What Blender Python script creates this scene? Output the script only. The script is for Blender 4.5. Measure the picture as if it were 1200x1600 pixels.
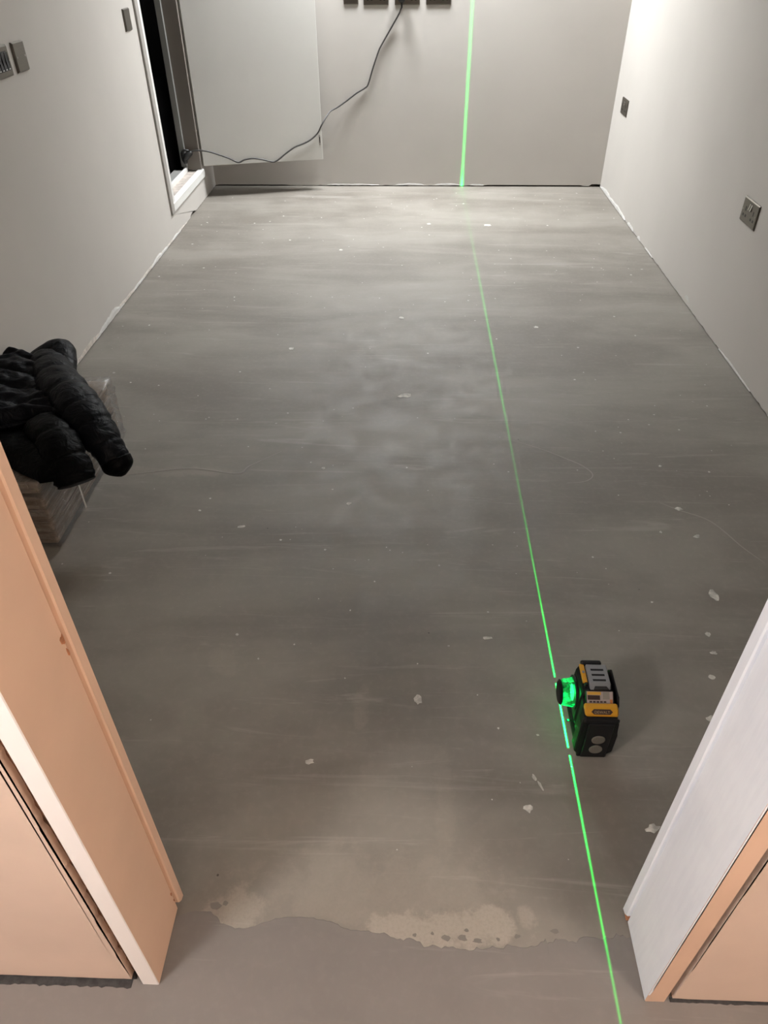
import bpy, bmesh, math, random
from mathutils import Vector, Matrix, noise as mnoise

for o in list(bpy.data.objects):
    bpy.data.objects.remove(o)
scene = bpy.context.scene
COL = scene.collection

# ------------------------------------------------------------------ camera
PITCH, YAW, ROLL, CAM_H = 0.678529, 0.035302, 0.0065965, 1.34
F_PX = 1128.12
cam = bpy.data.cameras.new('camera')
cam_o = bpy.data.objects.new('camera', cam)
COL.objects.link(cam_o)
cam.sensor_fit = 'VERTICAL'
cam.sensor_height = 36.0
cam.sensor_width = 27.0
cam.lens = F_PX / 1600.0 * 36.0
cam.clip_start = 0.02
cp, sp = math.cos(PITCH), math.sin(PITCH)
cy, sy = math.cos(YAW), math.sin(YAW)
cr, sr = math.cos(ROLL), math.sin(ROLL)
RW = (Matrix(((cr, sr, 0), (-sr, cr, 0), (0, 0, 1)))
      @ Matrix(((1, 0, 0), (0, -sp, -cp), (0, cp, -sp)))
      @ Matrix(((cy, sy, 0), (-sy, cy, 0), (0, 0, 1))))
right, down, fwd = RW[0], RW[1], RW[2]
m3 = Matrix((right, -down, -fwd)).transposed()
cam_o.matrix_world = Matrix.Translation((0, 0, CAM_H)) @ m3.to_4x4()
scene.camera = cam_o

# ------------------------------------------------------------------ world, exposure
world = bpy.data.worlds.new('world')
scene.world = world
world.use_nodes = True
world.node_tree.nodes['Background'].inputs[0].default_value = (0.9, 0.92, 1.0, 1)
world.node_tree.nodes['Background'].inputs[1].default_value = 0.02
vs = scene.view_settings
vs.view_transform = 'Standard'
vs.look = 'None'
vs.gamma = 1.0
vs.use_curve_mapping = False
vs.exposure = 0.0


def light(name, kind, loc, energy, color, rot=(0, 0, 0), **kw):
    l = bpy.data.lights.new(name, kind)
    l.energy = energy
    l.color = color
    for k, v in kw.items():
        setattr(l, k, v)
    o = bpy.data.objects.new(name, l)
    COL.objects.link(o)
    o.location = loc
    o.rotation_euler = rot
    return o


# ceiling downlight at the far end of the room, cool white
for lx in (-0.35, 0.35):
    light('room_ceiling_light', 'SPOT', (lx, 4.95, 2.36), 350, (0.945, 0.975, 1.0),
          spot_size=math.radians(164), spot_blend=1.0, shadow_soft_size=0.18)
# two unseen lights added in the hall to balance wall and floor brightness
light('hall_fill_light', 'POINT', (-1.02, -0.30, 1.50), 60, (0.97, 0.97, 0.98), shadow_soft_size=0.16)
light('hall_fill_light', 'POINT', (1.02, -0.30, 1.50), 43, (1.0, 0.88, 0.78), shadow_soft_size=0.16)
scene.cycles.use_light_tree = False
scene.cycles.light_sampling_threshold = 0.0
world.cycles.sampling_method = 'NONE'
scene.cycles.max_bounces = 7
scene.cycles.diffuse_bounces = 4
scene.cycles.glossy_bounces = 3

# ------------------------------------------------------------------ material helpers
MATS = {}


class NT:
    def __init__(self, name):
        self.m = bpy.data.materials.new(name)
        self.m.use_nodes = True
        self.t = self.m.node_tree
        self.b = self.t.nodes['Principled BSDF']
        self.out = self.t.nodes['Material Output']
        MATS[name] = self.m

    def n(self, typ, **kw):
        nd = self.t.nodes.new(typ)
        for k, v in kw.items():
            setattr(nd, k, v)
        return nd

    def link(self, a, b):
        self.t.links.new(a, b)

    def put(self, sock, v):
        if isinstance(v, bpy.types.NodeSocket):
            self.link(v, sock)
        elif isinstance(v, (tuple, list)) and len(v) == 3 and sock.type == 'RGBA':
            sock.default_value = (*v, 1)
        else:
            sock.default_value = v

    def coord(self, scale=(1, 1, 1), loc=(0, 0, 0), rot=(0, 0, 0)):
        tc = self.n('ShaderNodeTexCoord')
        mp = self.n('ShaderNodeMapping')
        self.link(tc.outputs['Object'], mp.inputs[0])
        mp.inputs[1].default_value = loc
        mp.inputs[2].default_value = rot
        mp.inputs[3].default_value = scale
        return mp.outputs[0]

    def noise(self, scale, detail=4, rough=0.55, vec=None, dist=0.0):
        nd = self.n('ShaderNodeTexNoise')
        nd.inputs['Scale'].default_value = scale
        nd.inputs['Detail'].default_value = detail
        nd.inputs['Roughness'].default_value = rough
        nd.inputs['Distortion'].default_value = dist
        self.link(vec if vec else self.coord(), nd.inputs['Vector'])
        return nd.outputs[0]

    def voronoi(self, scale, vec=None, feature='F1', rnd=1.0):
        nd = self.n('ShaderNodeTexVoronoi', feature=feature)
        nd.inputs['Scale'].default_value = scale
        nd.inputs['Randomness'].default_value = rnd
        self.link(vec if vec else self.coord(), nd.inputs['Vector'])
        return nd

    def math(self, op, a, b=0.0, c=0.0, clamp=False):
        nd = self.n('ShaderNodeMath', operation=op)
        nd.use_clamp = clamp
        self.put(nd.inputs[0], a)
        self.put(nd.inputs[1], b)
        self.put(nd.inputs[2], c)
        return nd.outputs[0]

    def remap(self, v, a, b, c=0.0, d=1.0):
        nd = self.n('ShaderNodeMapRange')
        nd.interpolation_type = 'SMOOTHSTEP'
        self.put(nd.inputs[0], v)
        for i, x in enumerate((a, b, c, d)):
            self.put(nd.inputs[i + 1], x)
        return nd.outputs[0]

    def mix(self, f, a, b):
        nd = self.n('ShaderNodeMix', data_type='RGBA')
        self.put(nd.inputs[0], f)
        self.put(nd.inputs[6], a)
        self.put(nd.inputs[7], b)
        return nd.outputs[2]

    def bump(self, h, strength=0.3, dist=0.01):
        nd = self.n('ShaderNodeBump')
        nd.inputs['Strength'].default_value = strength
        nd.inputs['Distance'].default_value = dist
        self.link(h, nd.inputs['Height'])
        self.link(nd.outputs[0], self.b.inputs['Normal'])
        return nd

    def set(self, **kw):
        names = dict(color='Base Color', rough='Roughness', metal='Metallic', spec='Specular IOR Level',
                     emit='Emission Color', estr='Emission Strength', alpha='Alpha', sheen='Sheen Weight',
                     coat='Coat Weight', ior='IOR')
        for k, v in kw.items():
            self.put(self.b.inputs[names[k]], v)
        return self


def simple(name, color, rough=0.5, metal=0.0, spec=0.5, var=0.0, nscale=8.0, bump=0.0, bscale=200.0, bdist=0.002):
    t = NT(name)
    t.set(rough=rough, metal=metal, spec=spec)
    if var > 0:
        f = t.noise(nscale, 5)
        f = t.remap(f, 0.3, 0.7)
        t.set(color=t.mix(f, tuple(c * (1 - var) for c in color), tuple(min(1, c * (1 + var)) for c in color)))
    else:
        t.set(color=color)
    if bump > 0:
        t.bump(t.noise(bscale, 3), bump, bdist)
    return t.m


# floor screed: trowelled grey-brown, pitted, spotted with paint
def floor_material(name, dark, lightc, hall=False):
    t = NT(name)
    sweep = t.noise(1.0, 4, 0.6, vec=t.coord(scale=(0.9, 3.0, 1), rot=(0, 0, 0.12)), dist=0.6)
    blot = t.noise(2.3, 4, 0.55)
    mid = t.noise(9, 4, 0.65)
    fine = t.noise(60, 2, 0.6)
    f = t.math('ADD', t.math('MULTIPLY', sweep, 0.55), t.math('MULTIPLY', blot, 0.3))
    f = t.math('ADD', f, t.math('MULTIPLY', mid, 0.15))
    f = t.remap(f, 0.38, 0.62)
    col = t.mix(f, dark, lightc)
    col = t.mix(t.math('MULTIPLY', t.remap(fine, 0.45, 0.75), 0.12), col, tuple(c * 1.35 for c in lightc))
    # trowel streaks
    st = t.noise(3.0, 4, 0.7, vec=t.coord(scale=(0.55, 6.5, 1), rot=(0, 0, -0.3)), dist=1.2)
    col = t.mix(t.math('MULTIPLY', t.remap(st, 0.57, 0.72), 0.16), col, (0.50, 0.48, 0.44))
    # dark pin-hole pits
    v = t.voronoi(13 if not hall else 9)
    keep = t.n('ShaderNodeSeparateColor')
    t.link(v.outputs['Color'], keep.inputs[0])
    rad = t.math('MULTIPLY_ADD', keep.outputs[1], 0.030, 0.012)
    pit = t.math('MULTIPLY', t.math('LESS_THAN', v.outputs['Distance'], rad), t.math('GREATER_THAN', keep.outputs[0], 0.72))
    col = t.mix(t.math('MULTIPLY', pit, 0.8), col, (0.03, 0.027, 0.022))
    if not hall:
        # pale laitance residue near the old pour edge at the doorway
        sep = t.n('ShaderNodeSeparateXYZ')
        t.link(t.coord(), sep.inputs[0])
        tot = None
        stain_n = t.math('MULTIPLY', t.math('SUBTRACT', t.noise(11, 6, 0.74), 0.5), 3.2)
        for (x, y, rx, ry, a) in [(0.07, 0.515, 0.13, 0.040, 0.55), (0.175, 0.525, 0.032, 0.042, 0.6), (0.225, 0.545, 0.020, 0.022, 0.4),
                                  (-0.28, 0.545, 0.060, 0.045, 0.38), (-0.05, 0.585, 0.26, 0.075, 0.16), (0.09, 0.76, 0.022, 0.14, 0.12),
                                  (-0.41, 1.09, 0.05, 0.05, 0.15), (-0.09, 0.97, 0.02, 0.06, 0.16), (-0.75, 1.85, 0.22, 0.03, 0.2)]:
            dx = t.math('DIVIDE', t.math('SUBTRACT', sep.outputs[0], x), rx)
            dy = t.math('DIVIDE', t.math('SUBTRACT', sep.outputs[1], y), ry)
            d = t.math('SQRT', t.math('ADD', t.math('MULTIPLY', dx, dx), t.math('MULTIPLY', dy, dy)))
            d = t.math('ADD', d, stain_n)
            s = t.math('MULTIPLY', t.remap(d, 1.1, 0.55), a)
            tot = s if tot is None else t.math('MAXIMUM', tot, s)
        grain = t.remap(t.noise(200, 4), 0.3, 0.6, 0.7, 1.0)
        col = t.mix(t.math('MULTIPLY', tot, grain), col, (0.36, 0.32, 0.27))
    t.set(color=col, rough=t.remap(mid, 0.3, 0.7, 0.56, 0.68), spec=0.45)
    t.bump(t.noise(45, 3, 0.6), 0.10, 0.002)
    return t.m


M_FLOOR = floor_material('screed_floor', (0.150, 0.133, 0.112), (0.222, 0.203, 0.176))
M_HALLFLOOR = floor_material('hall_screed', (0.145, 0.132, 0.121), (0.178, 0.162, 0.149), hall=True)


def wall_material(name, color, var=0.03):
    t = NT(name)
    f = t.remap(t.noise(1.7, 4), 0.3, 0.7)
    t.set(color=t.mix(f, tuple(c * (1 - var) for c in color), tuple(c * (1 + var) for c in color)), rough=0.62, spec=0.3)
    t.bump(t.math('ADD', t.noise(6, 3), t.math('MULTIPLY', t.noise(260, 2), 0.06)), 0.10, 0.01)
    return t.m


M_WALL = wall_material('painted_plaster_wall', (0.525, 0.495, 0.460))
M_CEIL = simple('ceiling_paint', (0.75, 0.74, 0.72), 0.7)
M_PINK = simple('bare_pink_plaster', (0.60, 0.47, 0.385), 0.6, var=0.05, nscale=4, bump=0.12, bscale=40)
M_PRIMER = simple('salmon_primer', (0.64, 0.445, 0.325), 0.5, var=0.04, nscale=6, bump=0.08, bscale=60)
M_DOORWHITE = simple('white_undercoat', (0.80, 0.775, 0.76), 0.5, var=0.02, nscale=6)


def brushed_white():
    t = NT('brushed_white_undercoat')
    b = t.noise(30, 5, 0.6, vec=t.coord(scale=(1, 4.0, 0.35), rot=(0.5, 0, 0)))
    big = t.noise(5, 4, 0.6)
    f = t.math('ADD', t.math('MULTIPLY', t.remap(b, 0.35, 0.65), 0.35), t.math('MULTIPLY', t.remap(big, 0.35, 0.65), 0.65))
    t.set(color=t.mix(f, (0.76, 0.82, 0.90), (0.84, 0.90, 0.97)), rough=0.45)
    t.bump(b, 0.12, 0.002)
    return t.m


M_BWHITE = brushed_white()
M_RAW = simple('raw_brown_plaster_edge', (0.20, 0.105, 0.060), 0.9, var=0.5, nscale=60, bump=0.8, bscale=120, bdist=0.006)
M_CHIP = simple('chipped_brown_wood', (0.42, 0.18, 0.09), 0.8, var=0.3, nscale=80)
M_BLACKGAP = simple('dark_membrane', (0.035, 0.033, 0.032), 0.85, var=0.4, nscale=90, bump=0.5, bscale=200)
M_VOID = simple('dark_void', (0.02, 0.017, 0.015), 0.9)
M_WHITEPL = simple('white_plaster_patch', (0.57, 0.555, 0.53), 0.7, var=0.05, nscale=20, bump=0.5, bscale=60, bdist=0.004)
M_DROP = simple('dusty_paint_drop', (0.46, 0.44, 0.40), 0.8, var=0.35, nscale=60)
M_BLOT = simple('dark_floor_blot', (0.15, 0.135, 0.12), 0.6)
M_RUFFPL = simple('rough_plaster', (0.55, 0.50, 0.45), 0.8, var=0.18, nscale=30, bump=0.8, bscale=70, bdist=0.006)
M_TRIMW = simple('white_gloss_trim', (0.74, 0.73, 0.70), 0.35, var=0.02)
M_TRIMG = simple('grey_trim_edge', (0.34, 0.32, 0.295), 0.5)
M_LEAF = simple('off_white_door_paint', (0.60, 0.585, 0.55), 0.4, var=0.02, nscale=3)
M_SILLRAW = simple('raw_sill_timber', (0.42, 0.37, 0.33), 0.8, var=0.25, nscale=25)
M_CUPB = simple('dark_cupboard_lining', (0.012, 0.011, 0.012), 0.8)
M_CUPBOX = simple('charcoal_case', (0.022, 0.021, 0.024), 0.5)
M_JAMBG = simple('shaded_grey_jamb', (0.25, 0.247, 0.235), 0.55)  # grey lowered to put the far jamb's shade into the colour
M_JAMBT = simple('shaded_taupe_jamb', (0.19, 0.166, 0.145), 0.6)  # taupe darkened further, with the unlit jamb's shade in the colour


def nickel():
    t = NT('brushed_nickel')
    b = t.noise(30, 4, 0.6, vec=t.coord(scale=(1, 1, 12)))
    t.set(color=t.mix(b, (0.125, 0.113, 0.097), (0.175, 0.160, 0.138)), rough=0.36, metal=1.0)
    return t.m


M_NICKEL = nickel()
M_BRIGHTMETAL = simple('bright_chamfer_metal', (0.75, 0.73, 0.70), 0.22, metal=1.0)
M_SLOT = simple('black_slot', (0.008, 0.008, 0.008), 0.5)
M_ROCKER = simple('black_rocker', (0.018, 0.018, 0.024), 0.3)
M_WHITEDOT = simple('white_mark', (0.8, 0.8, 0.8), 0.4)
M_CABLE = simple('dark_grey_cable', (0.045, 0.042, 0.04), 0.45)
M_PLUG = simple('black_plug_plastic', (0.010, 0.010, 0.010), 0.4)


def cardboard():
    t = NT('corrugated_cardboard')
    f = t.remap(t.noise(14, 5), 0.3, 0.7)
    col = t.mix(f, (0.38, 0.27, 0.185), (0.52, 0.385, 0.275))
    s = t.noise(10, 4, 0.6, vec=t.coord(scale=(1, 0.6, 26)))
    col = t.mix(t.math('MULTIPLY', t.remap(s, 0.55, 0.68), 0.65), col, (0.12, 0.078, 0.05))
    t.set(color=col, rough=0.8)
    t.bump(t.math('ADD', s, t.noise(60, 3)), 0.5, 0.004)
    return t.m


M_CARD = cardboard()
M_CARDEDGE = simple('cardboard_flap', (0.56, 0.43, 0.315), 0.8, var=0.15, nscale=20, bump=0.4, bscale=80)


def film():
    t = NT('clear_stretch_film')
    t.t.nodes.remove(t.b)
    tr = t.n('ShaderNodeBsdfTransparent')
    tr.inputs[0].default_value = (0.97, 0.97, 0.97, 1)
    gl = t.n('ShaderNodeBsdfGlossy')
    gl.inputs['Roughness'].default_value = 0.16
    gl.inputs['Color'].default_value = (0.95, 0.95, 0.95, 1)
    df = t.n('ShaderNodeBsdfDiffuse')
    df.inputs['Color'].default_value = (0.7, 0.68, 0.66, 1)
    bp = t.n('ShaderNodeBump')
    bp.inputs['Strength'].default_value = 1.0
    bp.inputs['Distance'].default_value = 0.012
    nz = t.noise(34, 5, 0.7, vec=t.coord(scale=(1, 0.35, 1.6)), dist=1.5)
    t.link(nz, bp.inputs['Height'])
    t.link(bp.outputs[0], gl.inputs['Normal'])
    fr = t.n('ShaderNodeFresnel')
    fr.inputs['IOR'].default_value = 1.5
    t.link(bp.outputs[0], fr.inputs['Normal'])
    m1 = t.n('ShaderNodeMixShader')
    t.put(m1.inputs[0], t.math('ADD', t.math('MULTIPLY', fr.outputs[0], 1.3), 0.05, clamp=True))
    t.link(tr.outputs[0], m1.inputs[1])
    t.link(gl.outputs[0], m1.inputs[2])
    m2 = t.n('ShaderNodeMixShader')
    t.put(m2.inputs[0], t.remap(nz, 0.56, 0.78, 0.0, 0.34))
    t.link(m1.outputs[0], m2.inputs[1])
    t.link(df.outputs[0], m2.inputs[2])
    t.link(m2.outputs[0], t.out.inputs[0])
    return t.m


M_FILM = film()
M_STRAP = simple('clear_strapping', (0.46, 0.42, 0.37), 0.3)


def nylon(name, c, spec=0.11):
    t = NT(name)
    w = t.noise(26, 5, 0.6, dist=1.2)
    t.set(color=c, rough=0.42, spec=spec)
    t.bump(w, 0.55, 0.012)
    return t.m


M_NYLON = nylon('black_nylon', (0.0022, 0.0026, 0.0045))
M_LINING = nylon('black_lining', (0.0012, 0.0012, 0.0014), 0.06)

# laser level materials
M_LBLACK = simple('black_rubber_housing', (0.005, 0.005, 0.0055), 0.5, spec=0.25, bump=0.2, bscale=300)
M_LBLACK2 = simple('satin_black_plastic', (0.008, 0.008, 0.009), 0.4, spec=0.3)
M_LYEL = simple('yellow_plastic', (0.50, 0.24, 0.012), 0.4)
M_LGREY = simple('grey_plastic_cap', (0.17, 0.175, 0.185), 0.42)
M_MAGNET = simple('dull_magnet_steel', (0.15, 0.14, 0.12), 0.5, metal=0.2)
M_STSHADED = simple('sticker_shaded_white', (0.33, 0.27, 0.25), 0.5)  # white lowered to put the sticker's shade into its colour
M_STORANGE = simple('sticker_orange', (0.45, 0.14, 0.03), 0.5)
M_STYELLOW = simple('sticker_yellow', (0.50, 0.27, 0.03), 0.5)
M_STDARK = simple('sticker_dark', (0.03, 0.012, 0.008), 0.5)
M_STGREY = simple('sticker_grey', (0.22, 0.20, 0.17), 0.5)
M_TEXT = simple('pale_print', (0.30, 0.22, 0.12), 0.5)


def glow_glass():
    t = NT('green_lit_optic_glass')
    t.t.nodes.remove(t.b)
    tr = t.n('ShaderNodeBsdfTransparent')
    tr.inputs[0].default_value = (0.55, 1.0, 0.7, 1)
    gl = t.n('ShaderNodeBsdfGlossy')
    gl.inputs['Roughness'].default_value = 0.08
    em = t.n('ShaderNodeEmission')
    em.inputs['Color'].default_value = (0.0, 1.0, 0.16, 1)
    nz = t.noise(55, 2, 0.5, dist=1.0)
    t.put(em.inputs['Strength'], t.remap(nz, 0.38, 0.64, 0.06, 2.2))
    m1 = t.n('ShaderNodeMixShader')
    m1.inputs[0].default_value = 0.12
    t.link(tr.outputs[0], m1.inputs[1])
    t.link(gl.outputs[0], m1.inputs[2])
    m2 = t.n('ShaderNodeMixShader')
    m2.inputs[0].default_value = 0.55
    t.link(m1.outputs[0], m2.inputs[1])
    t.link(em.outputs[0], m2.inputs[2])
    t.link(m2.outputs[0], t.out.inputs[0])
    return t.m


M_GLASS = glow_glass()
M_GLASS.cycles.emission_sampling = 'NONE'


def emitter(name, c, s):
    t = NT(name)
    t.set(color=(0.1, 0.5, 0.2), emit=c, estr=s)
    return t.m


M_CORE = emitter('glowing_emitter', (0.08, 1.0, 0.4), 3.0)
M_CORE.cycles.emission_sampling = 'NONE'

# ------------------------------------------------------------------ mesh helpers


class MB:
    """collects shapes into one bmesh, then links them as one mesh object"""

    def __init__(self):
        self.bm = bmesh.new()

    def box(self, x0, x1, y0, y1, z0, z1, mi=0, bev=0.0, seg=1):
        b = bmesh.new()
        vs = [b.verts.new((x, y, z)) for x in (x0, x1) for y in (y0, y1) for z in (z0, z1)]
        for f in ((0, 1, 3, 2), (4, 6, 7, 5), (0, 4, 5, 1), (2, 3, 7, 6), (0, 2, 6, 4), (1, 5, 7, 3)):
            b.faces.new([vs[i] for i in f])
        if bev > 0:
            bmesh.ops.bevel(b, geom=b.edges[:], offset=bev, segments=seg, profile=0.5, affect='EDGES')
        self.join(b, mi)
        return self

    def join(self, b, mi=0):
        for f in b.faces:
            f.material_index = mi
        me = bpy.data.meshes.new('tmp')
        b.to_mesh(me)
        b.free()
        self.bm.from_mesh(me)
        bpy.data.meshes.remove(me)

    def prism(self, poly, axis, a, b, mi=0, bev=0.0):
        """poly: 2-D points; axis 'x': (y,z), 'y': (x,z), 'z': (x,y); extruded from a to b"""
        bm = bmesh.new()

        def P(p, t):
            return {'x': (t, p[0], p[1]), 'y': (p[0], t, p[1]), 'z': (p[0], p[1], t)}[axis]
        v0 = [bm.verts.new(P(p, a)) for p in poly]
        v1 = [bm.verts.new(P(p, b)) for p in poly]
        n = len(poly)
        bm.faces.new(v0)
        bm.faces.new(v1[::-1])
        for i in range(n):
            bm.faces.new((v0[(i + 1) % n], v0[i], v1[i], v1[(i + 1) % n]))
        if n > 4:
            big = [f for f in bm.faces if len(f.verts) > 4]
            bmesh.ops.triangulate(bm, faces=big)
        bmesh.ops.recalc_face_normals(bm, faces=bm.faces[:])
        if bev > 0:
            bmesh.ops.bevel(bm, geom=[e for e in bm.edges if len(e.link_faces) == 2 and e.calc_face_angle(0) > 0.5],
                            offset=bev, segments=1, affect='EDGES')
        self.join(bm, mi)
        return self

    def lathe(self, prof, axis='z', c=(0, 0, 0), seg=24, mi=0, cap=True):
        """prof: list of (radius, t) along axis"""
        bm = bmesh.new()
        rings = []
        for r, t in prof:
            ring = []
            for i in range(seg):
                a = 2 * math.pi * i / seg
                u, w = r * math.cos(a), r * math.sin(a)
                p = {'z': (u, w, t), 'x': (t, u, w), 'y': (u, t, w)}[axis]
                ring.append(bm.verts.new((p[0] + c[0], p[1] + c[1], p[2] + c[2])))
            rings.append(ring)
        for a, b in zip(rings, rings[1:]):
            for i in range(seg):
                bm.faces.new((a[i], a[(i + 1) % seg], b[(i + 1) % seg], b[i]))
        if cap:
            bm.faces.new(rings[0][::-1])
            bm.faces.new(rings[-1])
        bmesh.ops.recalc_face_normals(bm, faces=bm.faces[:])
        self.join(bm, mi)
        return self

    def tube(self, pts, rad, seg=10, mi=0, flat=1.0, cap=True, shape=None, up=Vector((0, 0, 1))):
        pts = [Vector(p) for p in pts]
        bm = bmesh.new()
        rings = []
        n = len(pts)
        for i, p in enumerate(pts):
            t = (pts[min(i + 1, n - 1)] - pts[max(i - 1, 0)]).normalized()
            s = t.cross(up)
            s = s.normalized() if s.length > 1e-4 else Vector((1, 0, 0))
            u = s.cross(t).normalized()
            r = rad(i / (n - 1)) if callable(rad) else rad
            ring = []
            for k in range(seg):
                a = 2 * math.pi * k / seg
                q = 1.0 if shape is None else shape(i / (n - 1), a)
                ring.append(bm.verts.new(p + s * (math.cos(a) * r * q) + u * (math.sin(a) * r * flat * q)))
            rings.append(ring)
        for a, b in zip(rings, rings[1:]):
            for i in range(seg):
                bm.faces.new((a[i], a[(i + 1) % seg], b[(i + 1) % seg], b[i]))
        if cap:
            bm.faces.new(rings[0][::-1])
            bm.faces.new(rings[-1])
        bmesh.ops.recalc_face_normals(bm, faces=bm.faces[:])
        self.join(bm, mi)
        return self

    def build(self, name, mats, parent=None, smooth=False, origin=None):
        me = bpy.data.meshes.new(name)
        if origin is not None:
            bmesh.ops.translate(self.bm, verts=self.bm.verts[:], vec=-Vector(origin))
        self.bm.to_mesh(me)
        self.bm.free()
        for m in (mats if isinstance(mats, (list, tuple)) else [mats]):
            me.materials.append(m)
        if smooth:
            for p in me.polygons:
                p.use_smooth = True
        o = bpy.data.objects.new(name, me)
        COL.objects.link(o)
        if parent is not None:
            o.parent = parent
        elif origin is not None:
            o.location = origin
        return o


def spline(pts, n=8):
    pts = [Vector(p) for p in pts]
    out = []
    P = [pts[0] * 2 - pts[1]] + pts + [pts[-1] * 2 - pts[-2]]
    for i in range(1, len(P) - 2):
        for k in range(n):
            t = k / n
            a, b, c, d = P[i - 1], P[i], P[i + 1], P[i + 2]
            out.append(0.5 * ((2 * b) + (c - a) * t + (2 * a - 5 * b + 4 * c - d) * t * t + (3 * b - a - 3 * c + d) * t ** 3))
    out.append(pts[-1])
    return out


def tag(o, label=None, cat=None, group=None, kind=None):
    if label:
        o['label'] = label
    if cat:
        o['category'] = cat
    if group:
        o['group'] = group
    if kind:
        o['kind'] = kind
    return o


def empty(name, loc=(0, 0, 0), rz=0.0):
    o = bpy.data.objects.new(name, None)
    o.empty_display_size = 0.05
    COL.objects.link(o)
    o.location = loc
    o.rotation_euler = (0, 0, rz)
    return o


def jag(a, b, step, base, amp, seed, extra=None):
    """ragged lower edge: list of (t, z) from a to b"""
    rnd = random.Random(seed)
    n = max(2, int(abs(b - a) / step))
    out = []
    for i in range(n + 1):
        t = a + (b - a) * i / n
        z = base + amp * (rnd.random() ** 2) + amp * 0.6 * max(0.0, mnoise.noise(Vector((t * 4.0, seed, 0))))
        if extra:
            z = max(z, extra(t)) if extra(t) > 0 else max(0.0005, min(z, -extra(t)) if extra(t) < 0 else z)
        out.append((t, z))
    return out


# ------------------------------------------------------------------ setting
XL, XR, YB, CEIL = -1.305, 1.272, 5.145, 2.40
YF0, YF1 = 0.425, 0.558          # hall face and room face of the wall with the doorway
STRUCT = 'structure'

floor = MB().box(-1.75, 1.45, -2.2, 5.4, -0.12, 0.0).build('floor', M_FLOOR)
tag(floor, 'grey-brown screeded concrete floor spotted with paint', 'floor', kind=STRUCT)

# hall screed: a thin skim that feathers out in a ragged edge inside the doorway
edge = [(-0.42, 0.532), (-0.385, 0.529), (-0.355, 0.536), (-0.328, 0.538), (-0.312, 0.525), (-0.307, 0.519), (-0.285, 0.512), (-0.266, 0.511),
        (-0.24, 0.518), (-0.213, 0.528), (-0.185, 0.532), (-0.158, 0.533), (-0.135, 0.530), (-0.112, 0.526), (-0.095, 0.518), (-0.078, 0.514),
        (-0.05, 0.513), (-0.023, 0.510), (0.0, 0.504), (0.021, 0.502), (0.045, 0.494), (0.075, 0.490), (0.10, 0.492), (0.129, 0.489), (0.15, 0.495),
        (0.173, 0.494), (0.20, 0.499), (0.227, 0.497), (0.25, 0.508), (0.26, 0.503), (0.28, 0.512), (0.304, 0.507), (0.33, 0.518), (0.349, 0.513),
        (0.375, 0.519), (0.397, 0.514), (0.45, 0.52)]
rnd = random.Random(4)
fine = []
for (x0, y0), (x1, y1) in zip(edge, edge[1:]):
    for k in range(4):
        t = k / 4
        amp = 0.0015 if x0 < -0.03 else 0.0035
        fine.append((x0 + (x1 - x0) * t, y0 + (y1 - y0) * t + (rnd.random() - 0.5) * 2 * amp))
fine.append(edge[-1])
hb = MB()
bm = bmesh.new()
rows = []
for (x, y) in fine:
    rows.append([bm.verts.new((x, yy, zz)) for yy, zz in ((y, -0.0005), (y - 0.0012, 0.0011), (y - 0.02, 0.0016), (y - 0.10, 0.0012), (-2.15, 0.0012))])
for a, b in zip(rows, rows[1:]):
    for i in range(4):
        bm.faces.new((a[i], b[i], b[i + 1], a[i + 1]))
bmesh.ops.recalc_face_normals(bm, faces=bm.faces[:])
for f in bm.faces:
    if f.normal.z < 0:
        f.normal_flip()
hb.join(bm)
hb.box(-1.3, -0.42, -2.15, 0.44, -0.01, 0.0012)
hb.box(0.45, 1.3, -2.15, 0.44, -0.01, 0.0012)
hall_floor = hb.build('floor_hall', M_HALLFLOOR)
tag(hall_floor, 'smooth warm-grey hall screed ending in a ragged edge at the doorway', 'floor', kind=STRUCT)

ceil = MB().box(-1.75, 1.45, -2.2, 5.4, CEIL, CEIL + 0.1).build('ceiling', M_CEIL)
tag(ceil, 'plain white ceiling above the room and hall', 'ceiling', kind=STRUCT)

# left wall with the cupboard opening
OY0, OY1, OZ0, OZ1 = 4.085, 4.872, 0.122, 2.02


def ex_left(t):
    if 4.44 < t < 4.56:
        return 0.010 + 0.008 * math.sin((t - 4.44) / 0.12 * math.pi)
    return 0


wl = MB()
pts = jag(YF1 - 0.05, OY0, 0.02, 0.0022, 0.004, 1)
wl.prism(pts + [(OY0, CEIL), (YF1 - 0.05, CEIL)], 'x', XL, XL - 0.12)
pts = jag(OY0, OY1, 0.015, 0.002, 0.003, 2, ex_left)
wl.prism(pts + [(OY1, OZ0), (OY0, OZ0)], 'x', XL, XL - 0.12)
pts = jag(OY1, YB + 0.12, 0.02, 0.002, 0.003, 3)
wl.prism(pts + [(YB + 0.12, CEIL), (OY1, CEIL)], 'x', XL, XL - 0.12)
wl.prism([(OY0, OZ1), (OY1, OZ1), (OY1, CEIL), (OY0, CEIL)], 'x', XL, XL - 0.12)
wall_left = wl.build('wall_left', M_WALL)
tag(wall_left, 'pale grey painted wall on the left with the cupboard opening', 'wall', kind=STRUCT)

wr = MB()
pts = jag(YF1 - 0.05, YB + 0.12, 0.018, 0.002, 0.0045, 5)
wr.prism(pts + [(YB + 0.12, CEIL), (YF1 - 0.05, CEIL)], 'x', XR, XR + 0.12)
wall_right = wr.build('wall_right', M_WALL)
tag(wall_right, 'pale grey painted wall on the right with two sockets', 'wall', kind=STRUCT)


def ex_back(t):
    if 0.50 < t < 1.15:
        return 0.010
    if -0.82 > t > -1.3:
        return 0.008
    if 1.2 < t < 1.272:
        return 0.016
    return 0


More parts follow.
